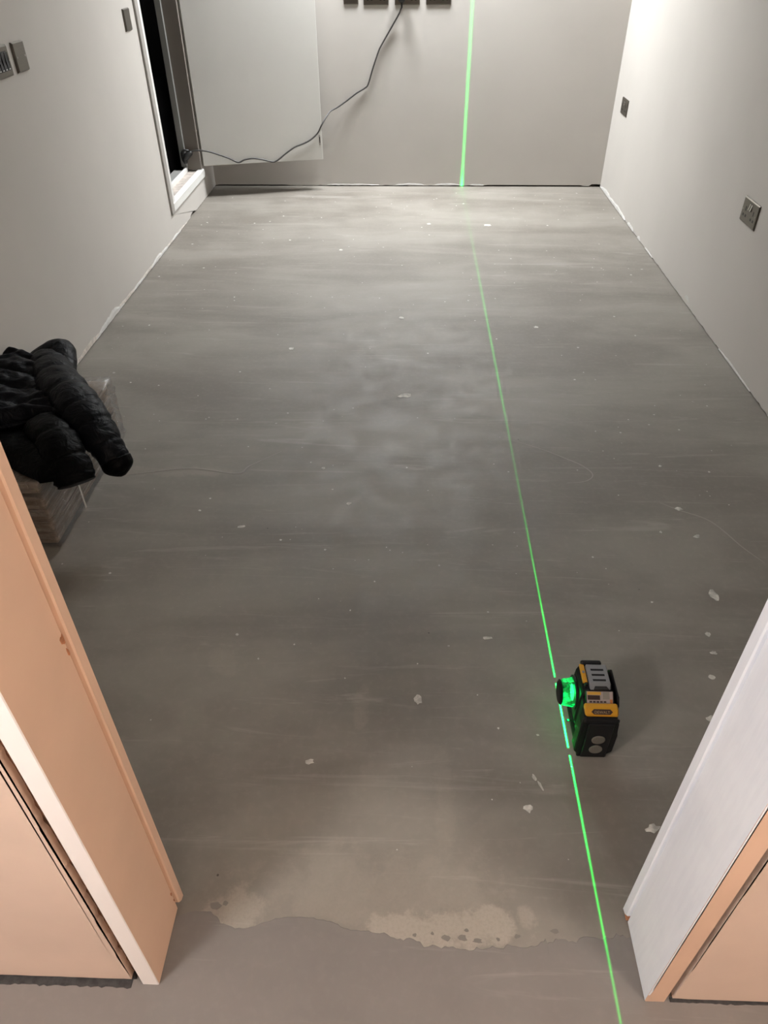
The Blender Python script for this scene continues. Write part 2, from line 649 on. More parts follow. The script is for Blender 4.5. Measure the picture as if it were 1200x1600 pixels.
wb = MB()
pts = jag(XL - 0.05, XR + 0.05, 0.018, 0.003, 0.006, 7, ex_back)
wb.prism(pts + [(XR + 0.05, CEIL), (XL - 0.05, CEIL)], 'y', YB, YB + 0.12)
wall_back = wb.build('wall_back', M_WALL)
tag(wall_back, 'pale taupe painted end wall above a dark gap at the floor', 'wall', kind=STRUCT)

# wall holding the doorway: plaster faces and doorway edges
JL, JR = -0.387, 0.398            # faces of the door lining
wf = MB()
for x0, x1 in ((XL - 0.1, JL - 0.045), (JR + 0.045, XR + 0.1)):
    wf.box(x0, x1, 0.49, YF1 - 0.002, 0.004, CEIL)
wf.box(JL - 0.045, JR + 0.045, 0.49, YF1 - 0.002, 2.06, CEIL)
tag(wf.build('wall_front', M_WALL), 'painted room side of the doorway wall', 'wall', kind=STRUCT)


def vjag(x, amp, seed, z0=0.012, z1=2.06, side=1):
    r = random.Random(seed)
    out = []
    n = 170
    for i in range(n + 1):
        z = z0 + (z1 - z0) * i / n
        out.append((x + side * (amp * r.random() * r.random() + 0.002 * mnoise.noise(Vector((z * 7, seed, 0)))), z))
    return out


wh = MB()
left_edge = vjag(JL - 0.0435, 0.004, 11, side=-1)
bot = [(t, z) for t, z in jag(-1.25, JL - 0.0445, 0.012, 0.0105, 0.002, 12)]
wh.prism(bot + left_edge + [(JL - 0.0435, CEIL), (-1.25, CEIL)], 'y', YF0, 0.489)
right_edge = vjag(JR + 0.0435, 0.003, 13, z0=0.006, side=1)
bot = [(t, z) for t, z in jag(1.25, JR + 0.0445, 0.012, 0.0045, 0.002, 14)]
wh.prism(bot + right_edge + [(JR + 0.0435, CEIL), (1.25, CEIL)], 'y', YF0, 0.489)
wh.box(JL - 0.0435, JR + 0.0435, YF0, 0.489, 2.06, CEIL)
wall_hall = wh.build('wall_hall', M_PINK)
tag(wall_hall, 'bare pink plaster wall around the doorway', 'wall', kind=STRUCT)
gapb = MB()
gapb.box(-1.25, JL - 0.040, YF0 + 0.003, 0.488, 0.0012, 0.0104)
gapb.build('damp_membrane', M_BLACKGAP, wall_hall)
fr = jag(-1.25, JL - 0.045, 0.006, 0.0, 0.006, 15)
gapb2 = MB()
gapb2.prism([(t, 0.4165 - z * 0.5) for t, z in fr] + [(JL - 0.045, 0.4275), (-1.25, 0.4275)], 'z', 0.0005, 0.0026)
o = gapb2.build('damp_membrane', M_BLACKGAP, wall_hall)
tag(o, 'gritty dark strip along the foot of the plaster')
fr = jag(JR + 0.040, 1.25, 0.006, 0.0, 0.004, 16)
gapb3 = MB()
gapb3.prism([(t, 0.4215 - z * 0.5) for t, z in fr] + [(1.25, 0.4275), (JR + 0.040, 0.4275)], 'z', 0.0005, 0.0024)
gapb3.build('damp_membrane', M_BLACKGAP, wall_hall)
gap2 = MB()
gap2.box(JR + 0.045, 1.25, YF0 + 0.004, 0.488, 0.0012, 0.0044)
gap2.build('damp_membrane', M_RAW, wall_hall)
for x0, x1 in ((JL - 0.048, JL - 0.0285), (JR + 0.0325, JR + 0.048)):
    g = MB()
    g.box(x0, x1, YF0 + 0.012, 0.489, 0.001, 2.06)
    o = g.build('raw_plaster_gap', M_RAW, wall_hall)
    tag(o, 'crumbling brown gap beside the door lining')

# hall side and end walls, out of view, closing the hall
tag(MB().box(-1.35, -1.25, -2.2, YF0, 0.0, CEIL).build('wall_hall_left', M_PINK), 'bare pink plaster hall wall on the left', 'wall', kind=STRUCT)
tag(MB().box(1.25, 1.35, -2.2, YF0, 0.0, CEIL).build('wall_hall_right', M_PINK), 'bare pink plaster hall wall on the right', 'wall', kind=STRUCT)
tag(MB().box(-1.35, 1.35, -2.3, -2.2, 0.0, CEIL).build('wall_hall_back', M_PINK), 'bare pink plaster hall wall behind the camera', 'wall', kind=STRUCT)

# door lining: jambs, head and stop strips
door = empty('door_1', (0, 0.48, 0))
tag(door, 'door lining part painted white over salmon primer', 'door frame', kind=STRUCT)
DO = Vector((0, 0.48, 0))


def jamb(x_in, x_out, front_mat, reveal_mat):
    b = MB()
    b.box(min(x_in, x_out), max(x_in, x_out), YF0 - 0.004, 0.541, 0.001, 2.06, bev=0.0012)
    b.bm.faces.ensure_lookup_table()
    for f in b.bm.faces:
        if f.normal.y < -0.6:
            f.material_index = 0
        else:
            f.material_index = 1
    return b.build('jamb', [front_mat, reveal_mat], door, origin=DO)


jamb(JL, JL - 0.0275, M_DOORWHITE, M_PRIMER)
jamb(JR, JR + 0.0315, M_PRIMER, M_BWHITE)
MB().box(JL - 0.0275, JR + 0.0315, YF0 - 0.004, 0.541, 2.03, 2.0599).build('head', M_PRIMER, door, origin=DO)


def stop(xa, xb, z0, mat):
    b = MB()
    x0, x1 = min(xa, xb), max(xa, xb)
    poly = [(0.5415, z0 + 0.010), (0.548, z0), (0.561, z0 - 0.004), (0.561, 2.03), (0.5415, 2.03)]
    b.prism(poly, 'x', x0, x1, bev=0.002)
    return b.build('stop_strip', mat, door, origin=DO)


stop(JL - 0.02, JL + 0.0065, 0.010, M_PRIMER)
stop(JR + 0.02, JR - 0.005, 0.010, M_BWHITE)
# chips in the paint of the left lining
for i, (z, y, hgt, w) in enumerate([(0.712, 0.539, 0.016, 0.006), (0.690, 0.5405, 0.012, 0.003), (0.062, 0.540, 0.010, 0.003), (0.036, 0.541, 0.008, 0.002)]):
    r = random.Random(i + 40)
    poly = []
    for k in range(9):
        a = 2 * math.pi * k / 9
        q = 0.55 + 0.7 * r.random()
        poly.append((y - 0.002 + w * 0.6 * q * math.cos(a), z + hgt * 0.6 * q * math.sin(a)))
    o = MB().prism(poly, 'x', JL - 0.002, JL + 0.0008).build('paint_chip', M_CHIP, door, origin=DO)
    tag(o, 'brown chip where the primer has come off')
# white brush lap over the front arris of the right lining
lap = []
r = random.Random(8)
for i in range(120):
    z = 0.03 + i * 0.0165
    lap.append((JR + 0.0012 + 0.0035 * r.random() * (0.5 + 0.5 * mnoise.noise(Vector((z * 5, 2, 0)))), z))
MB().prism(lap + [(JR - 0.0003, lap[-1][1]), (JR - 0.0003, 0.03)], 'y', YF0 - 0.0044, YF0 - 0.0038).build('brush_lap', M_BWHITE, door, origin=DO)
# raw timber under the right stop strip
MB().prism([(0.5415, 0.004), (0.556, 0.003), (0.552, 0.016), (0.5415, 0.019)], 'x', JR + 0.001, JR - 0.003).build('bare_wood_end', M_CHIP, door, origin=DO)

# ragged plaster left where the skirting has come off
def ridge(name, parent, wall, t0, t1, hmax, thick, mat, seed, z0=0.003, step=0.012):
    rr = random.Random(seed)
    n = max(6, int((t1 - t0) / step))
    lo, hi = [], []
    for i in range(n + 1):
        t = t0 + (t1 - t0) * i / n
        e = max(0.0, math.sin(math.pi * i / n)) ** 0.5
        nz = 0.55 + 0.45 * mnoise.noise(Vector((t * 9, seed * 3.1, 0))) + 0.25 * (rr.random() - 0.5)
        lo.append((t, z0 + 0.001 * rr.random()))
        hi.append((t, z0 + 0.002 + hmax * e * max(0.1, nz)))
    b = bmesh.new()

    def P(t, z, d):
        if wall == 'L':
            return (XL + d, t, z)
        if wall == 'R':
            return (XR - d, t, z)
        return (t, YB - d, z)
    rows = []
    for (t, z0_), (_, z1_) in zip(lo, hi):
        d = thick * (0.6 + 0.4 * rr.random())
        rows.append([b.verts.new(P(t, z0_, -0.001)), b.verts.new(P(t, z0_, d)), b.verts.new(P(t, z0_ + (z1_ - z0_) * 0.6, d * 0.8)), b.verts.new(P(t, z1_, 0.0004)), b.verts.new(P(t, z1_, -0.001))])
    for p, q in zip(rows, rows[1:]):
        for i in range(4):
            b.faces.new((p[i], p[i + 1], q[i + 1], q[i]))
    b.faces.new(rows[0])
    b.faces.new(rows[-1][::-1])
    bmesh.ops.recalc_face_normals(b, faces=b.faces[:])
    m = MB()
    m.join(b)
    o = m.build(name, mat, parent)
    return o


for t0, t1, h in ((2.30, 2.86, 0.030), (2.8, 3.4, 0.024), (3.35, 3.9, 0.022), (3.85, 4.35, 0.014)):
    ridge('rough_plaster_strip', wall_left, 'L', t0, t1, h, 0.003, M_RUFFPL, int(t0 * 10))
for t0, t1, h in ((2.78, 3.16, 0.040), (3.60, 3.92, 0.034), (4.02, 4.2, 0.02), (3.3, 3.5, 0.015)):
    o = ridge('plaster_patch', wall_left, 'L', t0, t1, h, 0.0045, M_WHITEPL, int(t0 * 17))
    tag(o, 'white plaster smear')
for t0, t1, h, th in ((4.42, 5.13, 0.036, 0.005), (4.22, 4.36, 0.03, 0.004), (4.06, 4.12, 0.02, 0.004), (3.80, 3.95, 0.012, 0.004), (2.4, 2.75, 0.012, 0.003)):
    o = ridge('plaster_patch', wall_right, 'R', t0, t1, h, th, M_WHITEPL, int(t0 * 13))
    tag(o, 'white plaster smear')
o = ridge('plaster_patch', wall_right, 'R', 3.17, 3.24, 0.03, 0.001, M_WHITEPL, 91, z0=0.022)
for t0, t1, h in ((-0.09, 0.10, 0.020), (0.17, 0.34, 0.016), (0.41, 0.50, 0.016), (-0.55, -0.2, 0.008)):
    o = ridge('plaster_patch', wall_back, 'B', t0, t1, h, 0.0025, M_WHITEPL, int(t0 * 31 + 50), z0=0.007)
    tag(o, 'white plaster smear')

# paint and plaster spots stuck to the floor
SPOTS = [(0.038, 0.994, 0.009, 0.014), (-0.188, 0.833, 0.010, 0.006), (0.802, 1.34, 0.012, 0.022), (0.828, 1.573, 0.012, 0.006),
         (0.252, 0.744, 0.009, 0.009), (0.674, 0.962, 0.012, 0.007), (0.485, 0.71, 0.015, 0.008), (-0.004, 2.348, 0.024, 0.016),
         (-0.166, 1.698, 0.009, 0.008), (0.208, 1.18, 0.012, 0.005), (-0.26, 1.878, 0.007, 0.008), (-0.474, 2.721, 0.012, 0.012),
         (-0.025, 3.032, 0.012, 0.012), (0.745, 1.206, 0.006, 0.009), (0.74, 1.148, 0.008, 0.006), (0.714, 1.076, 0.008, 0.007),
         (-0.469, 1.583, 0.012, 0.006), (0.813, 1.698, 0.012, 0.009), (0.273, 0.811, 0.004, 0.008), (0.283, 0.793, 0.003, 0.010),
         (0.46, 4.33, 0.022, 0.02), (0.12, 4.35, 0.012, 0.012), (-0.36, 3.9, 0.010, 0.012), (0.56, 2.95, 0.012, 0.010), (0.62, 0.74, 0.010, 0.006)]
for i, (x, y, a, b) in enumerate(SPOTS):
    r = random.Random(100 + i)
    n = 11
    poly = []
    ph = r.random() * 6
    for k in range(n):
        t = 2 * math.pi * k / n
        q = 0.65 + 0.55 * r.random()
        u, w = a * q * math.cos(t), b * q * math.sin(t)
        poly.append((x + u * math.cos(0.4 * ph / 6) - w * math.sin(0.4 * ph / 6), y + u * math.sin(0.4 * ph / 6) + w * math.cos(0.4 * ph / 6)))
    o = MB().prism(poly, 'z', -0.0005, 0.0007).build('paint_spot', M_DROP, floor)
for i, (x, y, a, b) in enumerate([(-0.322, 0.547, 0.013, 0.007), (-0.305, 0.551, 0.006, 0.004), (0.083, 0.506, 0.007, 0.006), (0.112, 0.507, 0.008, 0.006), (0.136, 0.503, 0.009, 0.004),
                                  (0.03, 0.509, 0.004, 0.003), (0.119, 0.519, 0.004, 0.003), (0.205, 0.512, 0.006, 0.004), (0.172, 0.506, 0.004, 0.003), (0.271, 0.522, 0.008, 0.004), (0.06, 0.512, 0.003, 0.003)]):
    r = random.Random(300 + i)
    poly = [(x + a * (0.6 + 0.6 * r.random()) * math.cos(k * 0.628), y + b * (0.6 + 0.6 * r.random()) * math.sin(k * 0.628)) for k in range(10)]
    MB().prism(poly, 'z', -0.0005, 0.0004).build('dark_blot', M_BLOT, floor)  # small flat dark blots along the pour edge
# tiny droplets, uncountable
rnd = random.Random(77)
bm = bmesh.new()
for i in range(520):
    x = rnd.uniform(XL + 0.05, XR - 0.05)
    y = 0.62 + (5.0 - 0.62) * rnd.random()
    if mnoise.noise(Vector((x * 1.3, y * 1.3, 3))) < -0.05 and rnd.random() < 0.6:
        continue
    rr_ = 0.0011 + 0.0035 * rnd.random() ** 3 + 0.0006 * y
    if rnd.random() < 0.35:
        rr_ *= 0.6
    vsx = []
    for k in range(6):
        t = k * math.pi / 3 + rnd.random() * 0.5
        vsx.append(bm.verts.new((x + rr_ * (0.6 + 0.6 * rnd.random()) * math.cos(t), y + rr_ * (0.6 + 0.6 * rnd.random()) * math.sin(t), 0.0005)))
    bm.faces.new(vsx)
m = MB()
m.join(bm)
dro = m.build('paint_droplets', M_DROP, floor)
tag(dro, 'tiny pale paint droplets scattered over the floor', kind='stuff')
# trowel scratches in the screed
def scratch(pts, w):
    sp = spline([(x, y, 0.0004) for x, y in pts], 6)
    MB().tube(sp, lambda t: w * (0.3 + 0.7 * max(0.0, math.sin(math.pi * t))), seg=6, flat=0.15).build('trowel_mark', M_TROWEL, floor)


M_TROWEL = simple('pale_trowel_mark', (0.25, 0.23, 0.203), 0.6)
scratch([(0.36, 2.056), (0.44, 2.012), (0.516, 1.957), (0.569, 1.912), (0.593, 1.864), (0.564, 1.829), (0.503, 1.817)], 0.0020)
scratch([(0.764, 1.727), (0.811, 1.692), (0.889, 1.64), (0.941, 1.53), (0.979, 1.466)], 0.0022)
scratch([(-0.933, 1.816), (-0.818, 1.843), (-0.68, 1.868), (-0.531, 1.843), (-0.498, 1.886), (-0.407, 1.973)], 0.003)

# ------------------------------------------------------------------ cupboard opening in the left wall
frame = empty('window_1', (XL, 4.48, 0.12))
frame.name = 'door_2'
tag(frame, 'white framed low-silled cupboard opening in the left wall', 'door frame', kind=STRUCT)
FO = Vector((XL, 4.48, 0.12))
MB().box(XL - 0.10, XL + 0.010, OY0 - 0.003, OY0 + 0.046, OZ0, OZ1, bev=0.003).build('architrave_edge', M_TRIMG, frame, origin=FO)
MB().box(XL - 0.12, XL + 0.007, OY0 + 0.0465, OY0 + 0.085, OZ0 + 0.004, OZ1, bev=0.003).build('lining', M_TRIMW, frame, origin=FO)
# sill: fascia, raw timber groove, raised back lip
MB().box(XL - 0.028, XL + 0.010, OY0 + 0.0465, OY1 + 0.004, OZ0 + 0.002, OZ0 + 0.050, bev=0.004).build('sill_fascia', M_TRIMW, frame, origin=FO)
MB().box(XL - 0.085, XL - 0.0285, OY0 + 0.086, OY1 - 0.002, OZ0 + 0.002, OZ0 + 0.040).build('sill_groove', M_SILLRAW, frame, origin=FO)
MB().box(XL - 0.100, XL - 0.0855, OY0 + 0.086, OY1 - 0.03, OZ0 + 0.002, OZ0 + 0.066, bev=0.003).build('sill_lip', M_TRIMW, frame, origin=FO)
MB().box(XL - 0.165, XL - 0.1005, OY0 + 0.086, OY1 - 0.06, OZ0 + 0.002, OZ0 + 0.056, bev=0.003).build('sill_board', M_JAMBG, frame, origin=FO)
# far jamb, stepped
MB().box(XL - 0.083, XL - 0.001, OY1 - 0.024, OY1 - 0.001, OZ0 + 0.052, OZ1).build('jamb', M_JAMBT, frame, origin=FO)
MB().box(XL - 0.12, XL - 0.0835, OY1 - 0.040, OY1 - 0.001, OZ0 + 0.068, OZ1, bev=0.003).build('jamb_stop', M_JAMBG, frame, origin=FO)
MB().box(XL - 0.12, XL - 0.001, OY0 + 0.086, OY1 - 0.041, OZ1 - 0.03, OZ1 - 0.0005).build('head', M_JAMBT, frame, origin=FO)
# dark cupboard carcass behind it
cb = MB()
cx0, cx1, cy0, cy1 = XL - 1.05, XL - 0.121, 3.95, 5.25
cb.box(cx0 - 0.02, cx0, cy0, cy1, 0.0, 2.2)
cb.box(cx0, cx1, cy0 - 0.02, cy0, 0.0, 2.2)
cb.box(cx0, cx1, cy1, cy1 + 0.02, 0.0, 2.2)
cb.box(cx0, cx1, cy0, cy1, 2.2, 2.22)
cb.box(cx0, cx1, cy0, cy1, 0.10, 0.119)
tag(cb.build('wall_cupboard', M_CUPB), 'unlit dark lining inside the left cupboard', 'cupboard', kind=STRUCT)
# a dark case standing inside
case = empty('equipment_case', (XL - 0.42, 4.95, 0.119))
tag(case, 'charcoal equipment case barely visible inside the dark cupboard', 'case')
CO = Vector((XL - 0.42, 4.95, 0.119))
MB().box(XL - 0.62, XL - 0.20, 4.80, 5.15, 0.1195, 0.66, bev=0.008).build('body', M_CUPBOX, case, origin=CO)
MB().box(XL - 0.60, XL - 0.22, 4.795, 4.7999, 0.40, 0.41).build('seam', M_SLOT, case, origin=CO)
MB().box(XL - 0.47, XL - 0.35, 4.785, 4.7995, 0.50, 0.53, bev=0.003).build('handle', M_SLOT, case, origin=CO)

# ------------------------------------------------------------------ cupboard door leaf, swung open in front of the end wall
HX, HY = -1.292, 4.868
LANG = math.atan2(0.180, 0.740)
leaf = empty('cupboard_door', (HX, HY, 0.188), LANG)
tag(leaf, 'tall off-white flush cupboard door swung open against the end wall', 'door')
LW = 0.757
MB().box(0.0, LW, 0.0, 0.030, 0.0, 1.80, bev=0.002).build('panel', M_LEAF, leaf)
MB().box(LW + 0.0002, LW + 0.0014, 0.001, 0.029, 0.002, 1.798).build('edge_band', M_TRIMW, leaf)
lp = MB().box(LW - 0.020, LW - 0.010, -0.0014, -0.0001, 0.085, 0.145, bev=0.0005).build('latch_plate', M_TRIMG, leaf)
MB().box(LW - 0.0175, LW - 0.0125, -0.0022, -0.0015, 0.098, 0.132).build('slot', M_SLOT, lp)
for z in (0.2, 0.95, 1.6):
    MB().lathe([(0.006, z), (0.006, z + 0.07)], 'z', (-0.0065, 0.012, 0), 10).build('hinge', M_JAMBG, leaf)

# ------------------------------------------------------------------ wall plates
def frame_plate(w, h, parent, thick=0.0055):
    b = MB()
    c = 0.004
    bm = bmesh.new()
    o = [(-w / 2, -h / 2), (w / 2, -h / 2), (w / 2, h / 2), (-w / 2, h / 2)]
    i = [(-w / 2 + c, -h / 2 + c), (w / 2 - c, -h / 2 + c), (w / 2 - c, h / 2 - c), (-w / 2 + c, h / 2 - c)]
    back = [bm.verts.new((x, 0, z)) for x, z in o]
    mid = [bm.verts.new((x, -thick * 0.45, z)) for x, z in o]
    top = [bm.verts.new((x, -thick, z)) for x, z in i]
    for k in range(4):
        bm.faces.new((back[k], back[(k + 1) % 4], mid[(k + 1) % 4], mid[k]))
        bm.faces.new((mid[k], mid[(k + 1) % 4], top[(k + 1) % 4], top[k]))
    bm.faces.new(top)
    bm.faces.new(back[::-1])
    bmesh.ops.recalc_face_normals(bm, faces=bm.faces[:])
    b.join(bm)
    return b.build('plate', M_NICKEL, parent)


def screw(x, z, parent, y=-0.0055):
    MB().lathe([(0.0028, y + 0.001), (0.0028, y - 0.0006), (0.0015, y - 0.0009)], 'y', (x, 0, z), 10).build('screw', M_BRIGHTMETAL, parent)


def slot(name, x, z, w, h, parent, y=-0.0055, mat=None):
    MB().box(x - w / 2, x + w / 2, y - 0.0004, y + 0.002, z - h / 2, z + h / 2).build(name, mat or M_SLOT, parent)


def socket(name, loc, rz, label, gangs=2, group=None, cat='socket', detail=True):
    w = 0.146 if gangs == 2 else 0.086
    e = empty(name, loc, rz)
    tag(e, label, cat, group)
    frame_plate(w, 0.086, e)
    xs = (-0.037, 0.037) if gangs == 2 else (0.0,)
    for x in xs:
        slot('earth_slot', x, 0.006, 0.0068, 0.016, e)
        slot('pin_slot', x - 0.0115, -0.017, 0.0100, 0.0090, e)
        slot('pin_slot', x + 0.0115, -0.017, 0.0100, 0.0090, e)
    for x in ((-0.0075, 0.0075) if gangs == 2 else (0.028,)):
        rk = MB().prism([(-0.0055, 0.008), (-0.0095, 0.008), (-0.0075, 0.018), (-0.0060, 0.030), (-0.0055, 0.030)], 'x', x - 0.0045, x + 0.0045)
        rk.build('rocker_switch', M_BRIGHTMETAL if detail else M_NICKEL, e)
        slot('switch_recess', x, 0.019, 0.011, 0.026, e)
    for x in ((-0.060, 0.060) if gangs == 2 else (-0.030, 0.030)):
        screw(x, 0.0, e)
    return e


socket('double_socket', (XR, 2.830, 0.513), -math.pi / 2, 'brushed nickel double socket on the right wall, nearer the doorway')
socket('double_socket', (XR, 4.877, 0.516), -math.pi / 2, 'nickel double socket on the right wall close to the far corner')
socket('single_socket', (-0.355, YB, 1.045), 0, 'single metal plate leftmost of the row on the end wall', gangs=1)
socket('double_socket', (-0.2085, YB, 1.041), 0, 'metal double plate second from left in the end wall row')
socket('double_socket', (-0.026, YB, 1.041), 0, 'metal double socket on the end wall holding the black plug')
socket('double_socket', (0.157, YB, 1.041), 0, 'metal double plate rightmost of the end wall row, nearest the green line')


def blank(name, loc, label):
    e = empty(name, loc, math.pi / 2)
    tag(e, label, 'wall plate')
    frame_plate(0.086, 0.086, e, 0.008)
    screw(-0.030, 0.0, e, -0.008)
    screw(0.030, 0.0, e, -0.008)
    return e


blank('blank_plate', (XL, 2.785, 1.018), 'square blank nickel plate on the left wall beside the black switch plate')
blank('blank_plate', (XL, 3.950, 1.026), 'blank nickel plate on the left wall beside the cupboard opening')
gp = empty('switch_plate', (XL, 2.629, 1.018), math.pi / 2)
tag(gp, 'nickel plate with black switch modules at the left edge of the photo', 'switch plate')
frame_plate(0.146, 0.086, gp, 0.008)
MB().box(-0.058, 0.056, -0.0084, -0.005, -0.026, 0.028).build('insert', M_SLOT, gp)
for i in range(5):
    x = -0.046 + i * 0.0225
    md = MB().prism([(-0.0084, -0.024), (-0.0125, -0.024), (-0.0100, 0.002), (-0.0115, 0.025), (-0.0084, 0.025)], 'x', x - 0.0098, x + 0.0098).build('switch_module', M_ROCKER, gp)
    MB().box(x - 0.004, x + 0.004, -0.0131, -0.0124, -0.0222, -0.0195).build('white_mark', M_WHITEDOT, md)
for x in (-0.066, 0.064):
    screw(x, 0.0, gp, -0.008)

# ------------------------------------------------------------------ extension lead: plug, cable, dark trailing end
def leaf_y(x, off=0.012):
    return HY + (x - HX) * math.tan(LANG) - off


lead = empty('extension_lead', (-0.058, YB - 0.03, 1.03))
tag(lead, 'dark grey power lead trailing from the end wall plug into the cupboard', 'cable')
LO = Vector((-0.058, YB - 0.03, 1.03))
pb = MB()
pb.prism([(-0.058 - 0.024, 1.066), (-0.058 + 0.024, 1.066), (-0.058 + 0.025, 1.035), (-0.058 + 0.012, 1.012), (-0.058 - 0.012, 1.012), (-0.058 - 0.025, 1.035)], 'y', YB - 0.046, YB - 0.010, bev=0.003)
plug = pb.build('plug', M_PLUG, lead, origin=LO)
MB().tube([(-0.058, YB - 0.028, 1.013), (-0.058, YB - 0.028, 0.985)], lambda t: 0.0065 - 0.002 * t, 10).build('cord_grip', M_PLUG, plug, origin=LO)
path = [(-0.058, YB - 0.028, 0.990), (-0.075, YB - 0.022, 0.955), (-0.117, YB - 0.010, 0.892), (-0.177, YB - 0.008, 0.803), (-0.198, YB - 0.008, 0.765), (-0.232, YB - 0.008, 0.68),
        (-0.262, YB - 0.008, 0.597), (-0.285, YB - 0.009, 0.575), (-0.335, YB - 0.012, 0.549), (-0.400, YB - 0.02, 0.507), (-0.456, YB - 0.035, 0.475),
        (-0.505, YB - 0.06, 0.452), (-0.548, leaf_y(-0.552, 0.022), 0.398), (-0.58, leaf_y(-0.58), 0.345), (-0.627, leaf_y(-0.627), 0.308), (-0.68, leaf_y(-0.68), 0.286), (-0.725, leaf_y(-0.725), 0.272),
        (-0.78, leaf_y(-0.78), 0.24), (-0.846, leaf_y(-0.846), 0.197), (-0.88, leaf_y(-0.88), 0.195), (-0.922, leaf_y(-0.922), 0.207), (-0.985, leaf_y(-0.985), 0.219), (-1.04, leaf_y(-1.04), 0.214), (-1.080, leaf_y(-1.08), 0.201),
        (-1.13, leaf_y(-1.13), 0.226), (-1.18, leaf_y(-1.18, 0.018), 0.249), (-1.25, leaf_y(-1.25, 0.03), 0.277), (-1.31, 4.835, 0.285), (-1.355, 4.835, 0.278)]
MB().tube(spline(path, 5), 0.0046, 10).build('cable', M_CABLE, lead, smooth=True, origin=LO)
eb = MB()
eb.tube(spline([(-1.345, 4.83, 0.275), (-1.37, 4.822, 0.262), (-1.39, 4.818, 0.24), (-1.388, 4.816, 0.215)], 4), lambda t: 0.012 + 0.008 * math.sin(t * math.pi), 10)
eb.tube(spline([(-1.36, 4.825, 0.285), (-1.385, 4.815, 0.29), (-1.405, 4.815, 0.27), (-1.40, 4.812, 0.23)], 4), 0.007, 8)
o = eb.build('connector', M_PLUG, lead, smooth=True, origin=LO)
tag(o, 'black connector bunched at the cupboard jamb')

# ------------------------------------------------------------------ stacked flooring packs in film
PX0, PX1, PY0, PY1 = -1.285, -0.962, 1.492, 2.045
ORD = ['bottom', 'second from the bottom', 'middle', 'second from the top', 'top']
rnd = random.Random(21)
PH = 0.0435
for i in range(5):
    z0 = 0.0005 + i * PH
    dx, dy = rnd.uniform(-0.010, 0.003), rnd.uniform(-0.007, 0.010)
    x0, x1, y0, y1 = PX0 + dx, PX1 + dx, PY0 + dy, PY1 + dy
    org = Vector(((x0 + x1) / 2, (y0 + y1) / 2, z0))
    e = empty('flooring_pack', org)
    tag(e, 'brown cardboard flooring pack, %s of the stack under the jacket' % ORD[i], 'cardboard pack', 'cardboard flooring packs stacked by the left wall')
    MB().box(x0, x1, y0, y1, z0 + 0.0006, z0 + PH - 0.0075, bev=0.004, seg=2).build('carton', M_CARD, e, origin=org)
    # end flaps of uneven height and side lid edge
    for k, (a, b) in enumerate(((0.003, 0.015), (0.018, 0.033))):
        jx = rnd.uniform(0, 0.02)
        MB().box(x0 + 0.004, x1 - 0.006 - jx, y0 - 0.0022 - 0.001 * k, y0 - 0.0002, z0 + a, z0 + b, bev=0.0008).build('end_flap', M_CARDEDGE if (i + k) % 2 else M_CARD, e, origin=org)
    for k, (a, b) in enumerate(((0.003, 0.011), (0.014, 0.022), (0.025, 0.034))):
        MB().box(x1 + 0.0002, x1 + 0.0012 + 0.0012 * rnd.random(), y0 + 0.008, y1 - 0.006, z0 + a, z0 + b, bev=0.0004).build('board_edge', M_CARDEDGE if (i + k) % 2 else M_CARD, e, origin=org)
ST = 0.0005 + 5 * PH

# clear film round the stack
def film_sheet():
    b = bmesh.new()
    outer = []
    x0, x1, y0, y1 = PX0 + 0.0, PX1 + 0.007, PY0 - 0.012, PY1 + 0.013
    per = []
    ny, nx = 46, 26
    for k in range(ny):
        per.append((x1, y0 + (y1 - y0) * k / ny))
    for k in range(nx):
        per.append((x1 + (x0 - x1) * k / nx, y1))
    for k in range(ny):
        per.append((x0, y1 + (y0 - y1) * k / ny))
    for k in range(nx):
        per.append((x0 + (x1 - x0) * k / nx, y0))
    nz = 16
    rows = []
    r = random.Random(6)
    for j in range(nz + 1):
        z = 0.004 + (ST + 0.003 - 0.004) * j / nz
        row = []
        for (x, y) in per:
            d = 0.0035 * mnoise.noise(Vector((x * 22, y * 16, z * 60))) + 0.003 * mnoise.noise(Vector((x * 60, y * 50, z * 90)))
            corner = min(abs(x - x1) + abs(y - y0), abs(x - x1) + abs(y - y1))
            if corner < 0.07:
                d += 0.006 * (mnoise.noise(Vector((x * 70, y * 70, z * 80)))) + 0.002
            d = max(d, -0.001)
            sx = (1 if abs(x - x1) < 1e-6 else 0)
            syy = (-1 if abs(y - y0) < 1e-6 else (1 if abs(y - y1) < 1e-6 else 0))
            row.append(b.verts.new((x + sx * d, y + syy * d, z)))
        rows.append(row)
    n = len(per)
    for p, q in zip(rows, rows[1:]):
        for i in range(n):
            b.faces.new((p[i], p[(i + 1) % n], q[(i + 1) % n], q[i]))
    # top sheet
    cx, cyy = (x0 + x1) / 2, (y0 + y1) / 2
    prev = rows[-1]
    for s in (0.96, 0.9, 0.75, 0.5):
        row = []
        for (x, y) in per:
            X, Y = cx + (x - cx) * s, cyy + (y - cyy) * s
            row.append(b.verts.new((X, Y, ST + 0.003 + 0.003 * mnoise.noise(Vector((X * 30, Y * 30, 1))))))
        for i in range(n):
            b.faces.new((prev[i], prev[(i + 1) % n], row[(i + 1) % n], row[i]))
        prev = row
    b.faces.new(prev)
    bmesh.ops.recalc_face_normals(b, faces=b.faces[:])
    m = MB()
    m.join(b)
    return m


